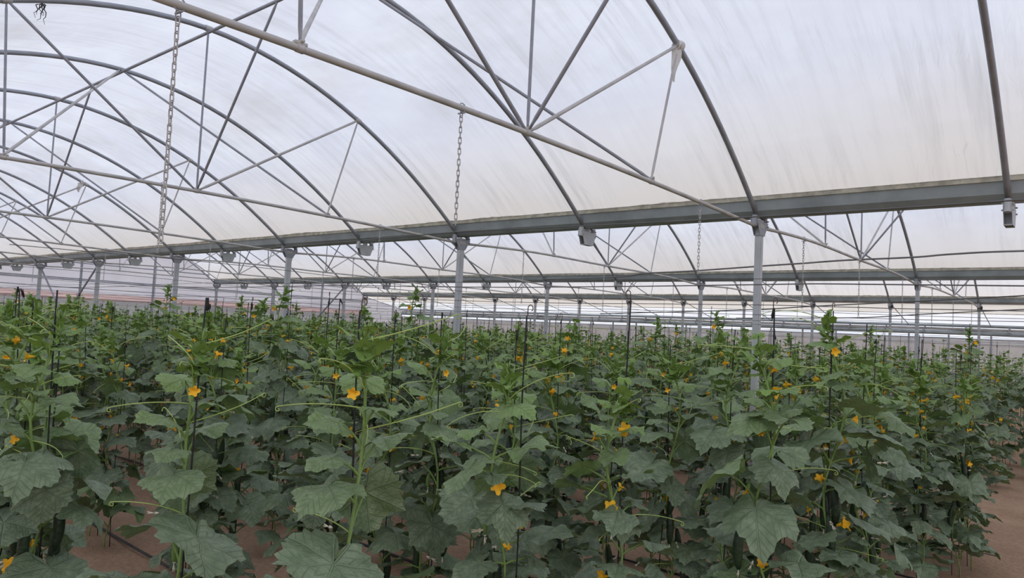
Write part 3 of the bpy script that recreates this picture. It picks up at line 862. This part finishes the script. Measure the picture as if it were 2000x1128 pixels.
# plants at the open row ends, placed one by one
SPECIAL = [(-1.60, 1.25, 1.70, 0), (-2.14, 1.05, 1.66, 0), (-2.88, .90, 1.70, 0), (-1.62, 1.95, 1.58, 1), (-1.43, 2.35, 1.53, 1), (-1.00, 2.72, 1.72, 1),
           (-1.00, 3.52, 1.86, 2), (-1.08, 4.3, 1.68, 2), (-1.20, 6.65, 1.55, 4), (-.95, 7.05, 1.50, 4),
           (-1.75, 5.1, 1.6, 3), (-1.32, 5.7, 1.58, 3), (-1.12, 6.15, 1.5, 3), (-.98, 6.72, 1.52, 4), (-1.02, 7.3, 1.45, 4), (-1.4, 7.3, 1.6, 5), (-1.25, 7.7, 1.6, 5), (-1.15, 4.9, 1.55, 3)]
for s in SPECIAL: plants.append(s)
for ri, y in enumerate(ROWS):
    if y > 25.8: break
    x_end = [-3.2, -2.0, -1.5, -1.45, -1.55, -1.35, -3.6, -2.3, -1.2, .2][ri] if ri < 10 else .8
    x = x_end
    while x > XEND + .8:
        px = x + rng.uniform(-.06, .06); py = y + rng.uniform(-.11, .11)
        d = math.hypot(px, py)
        tip = H + rng.gauss(-.13, .085) + (rng.uniform(.12, .32) if (d > 4 and rng.random() < .10) else 0)
        if d < 4.2: tip -= .05
        u, v, dep = pix(px, py, tip)
        if abs(u - 1476) < 34 and dep < 8.7: tip = min(tip, H - .060 * dep)
        if abs(u - 1793) < 26 and dep < 15.5: tip = min(tip, H - .018 * dep)
        if min((px - gx) ** 2 + (py - gy) ** 2 for gx in (KX(1), KX(3), KX(5)) for gy in GY[1:]) > .03:
            if dep > .5 and -160 < u < 2160 and tip > .9: plants.append((px, py, tip, ri))
        x -= .37 if ri < 12 else .45
TIPS = [(140, 545, 4.6), (565, 568, 5.6), (822, 568, 6.2), (1093, 606, 5.4), (1275, 632, 6.5), (1388, 616, 7.0), (1890, 648, 7.5), (20, 600, 4.4), (50, 580, 7.5), (1110, 640, 5.0), (430, 640, 4.2)]
for u, v, D in TIPS:
    dvec = Fv + Rv * (u - 1000) / CF - Uv * (v - 564) / CF; q = dvec * D
    i = min(range(len(SPECIAL), len(plants)), key=lambda j: (plants[j][0] - q[0]) ** 2 + (plants[j][1] - q[1]) ** 2)
    ri = plants[i][3]; D2 = D
    plants[i] = (q[0], q[1], q[2] + H, ri)
plants.sort(key=lambda q: math.hypot(q[0], q[1]))
near, far = plants[:300], plants[300:]
# labels: by row, counted from the open right-hand row ends
cnt = {}
order = {}
for i, p in sorted(enumerate(near), key=lambda q: -q[1][0]):
    cnt[p[3]] = cnt.get(p[3], 0) + 1; order[i] = cnt[p[3]]
rown = ['front', 'second', 'third', 'fourth', 'fifth', 'sixth', 'seventh', 'eighth', 'ninth', 'tenth', 'eleventh', 'twelfth', 'thirteenth']
def adj(tip, i):
    dz = tip - H
    return 'tall' if dz > .08 else ('low' if dz < -.22 else 'leafy')
for i, (x, y, tip, ri) in enumerate(near):
    d = math.hypot(x, y); n = order[i]
    row = rown[ri] if ri < len(rown) else 'far'
    if n <= 30 and ri < 12:
        nm = 'first' if n == 1 else ORD[n - 1]
        lab = '%s cucumber plant in the %s row, %s from the right end' % (adj(tip, i), row, nm); g = 'cucumber plants trained up strings'
        sl = 'black string hung over the %s plant from the right end of the %s row' % (nm, row)
    else:
        lab = 'cucumber plant deep in the %s row' % row; g = 'cucumber plants deep in the %s row' % row; sl = 'black string deep in the %s row' % row
    place_plant(x, y, tip, rng.uniform(0, 6.28), i, lab, g, 1 if d < 8.5 else 0)
    place_string(x + rng.uniform(-.03, .03), y + .035, (max(tip + .05, H + min(.13, rng.gauss(.03, .08))) if rng.random() < .8 or d < 4 else tip - .1) if d > 2.3 else H + .03, sl, 'strings holding the cucumber plants' if n <= 30 and ri < 12 else 'strings deep in the %s row' % row, i)

def far_crop():
    LOP = [plan_plant(500 + i, 1.65) for i in range(10)]
    mb = MB(); st = MB(); r = random.Random(9)
    for (x, y, tip, ri) in far:
        P = LOP[r.randrange(10)]; rz = r.uniform(0, 6.28); s = tip / 1.65
        Q = dict(P); Q['leaves'] = [l for l in P['leaves'] if P['S'][l[0]][2] > .55]
        Q['leaves'] = [l[:4] + (l[4] * .88,) + l[5:] for l in Q['leaves']]
        foliage(mb, Q, LO, True, (x, y, 0), rz, s)
        mb.tube([(x, y, 0), (x, y, tip * .6), (x, y, tip)], .005, 3, cap=False, mi=1)
        V, F, UV = LO[r.randrange(6)]
        for q in range(3): mb.add((V * .06) @ frame(r.uniform(0, 6.28), -1.0, 0).T + [x, y, tip], F, UV, .9)
        for q in range(r.randrange(2, 6)):
            a = r.uniform(0, 6.28); c = np.array([x + .08 * math.cos(a), y + .08 * math.sin(a), tip - r.uniform(.1, .9)])
            t = [c + np.array([.024 * math.cos(b + a), .024 * math.sin(b + a) * .6, .024 * math.sin(b + a) * .8]) * (1 if k % 2 == 0 else .55) for k, b in enumerate(np.linspace(0, 2 * PI, 10, endpoint=False))]
            mb.add([c - [0, 0, .004]] + t, [(0, 1 + k, 1 + (k + 1) % 10) for k in range(10)], mi=2)
        if r.random() < .7: st.tube([(x, y + .03, .3), (x + r.uniform(-.03, .03), y + .03, H + r.gauss(.04, .08))], .0034, 3)
    o = mb.build('cucumber_crop', [M['leaf'], M['stem'], M['petal']])
    tag(o, 'dense green canopy of cucumber plants in the far rows', 'crop', kind='stuff')
    o = st.build('support_strings', M['twine']); tag(o, 'thin black strings standing over the far rows', 'strings', kind='stuff')
far_crop()

# overhead row wires and drip hoses
for ri, y in enumerate(ROWS[:18]):
    if ri:
        P = [(x, y, H + .19 - .012 * abs(math.sin(x * 1.3 + ri))) for x in np.arange(XEND + .2, 2.6, .6)]
        wire('row_wire', P, .0022, 'wire', 'thin wire strung over the %s crop row' % (rown[ri] if ri < len(rown) else ORD[ri]), 'wire', 'wires over the crop rows')
    if ri < 9:
        P = [(x, y + .10 + .02 * math.sin(x * 1.7 + ri), .014 + .004 * math.sin(x * 2)) for x in np.arange(-14, -.7 if ri < 6 else -2, .3)]
        wire('drip_hose', P, .009, 'hose', 'black drip hose lying on the soil along the %s row' % rown[ri], 'hose', 'drip hoses along the rows')

# ------------------------------------------------------------------ light, sky, camera
W = bpy.data.worlds.new('overcast_sky'); bpy.context.scene.world = W; W.use_nodes = True
nt = W.node_tree; nt.nodes.clear()
out = nt.nodes.new('ShaderNodeOutputWorld'); bg = nt.nodes.new('ShaderNodeBackground')
tc = nt.nodes.new('ShaderNodeTexCoord'); nz = nt.nodes.new('ShaderNodeTexNoise'); nz.inputs['Scale'].default_value = 2.2; nz.inputs['Detail'].default_value = 4
cr = nt.nodes.new('ShaderNodeValToRGB')
cr.color_ramp.elements[0].position = .35; cr.color_ramp.elements[0].color = (.80, .86, 1.0, 1)
cr.color_ramp.elements[1].position = .65; cr.color_ramp.elements[1].color = (1.0, 1.0, 1.0, 1)
nt.links.new(tc.outputs['Generated'], nz.inputs['Vector']); nt.links.new(nz.outputs['Fac'], cr.inputs[0])
nt.links.new(cr.outputs[0], bg.inputs[0]); bg.inputs[1].default_value = 1.0
nt.links.new(bg.outputs[0], out.inputs[0])

sc = bpy.context.scene
sc.view_settings.view_transform = 'Standard'; sc.view_settings.look = 'None'
sc.view_settings.gamma = 1.0; sc.view_settings.use_curve_mapping = False
sc.view_settings.exposure = 0.3
cam = bpy.data.cameras.new('camera'); co = bpy.data.objects.new('camera', cam); COL.objects.link(co)
cam.sensor_width = 36; cam.sensor_fit = 'HORIZONTAL'; cam.lens = CF / 2000 * 36; cam.clip_start = .05; cam.clip_end = 400
m = Matrix.Identity(4)
for i in range(3):
    m[i][0] = Rv[i]; m[i][1] = Uv[i]; m[i][2] = -Fv[i]
m.translation = Vector((0, 0, H)); co.matrix_world = m
sc.camera = co
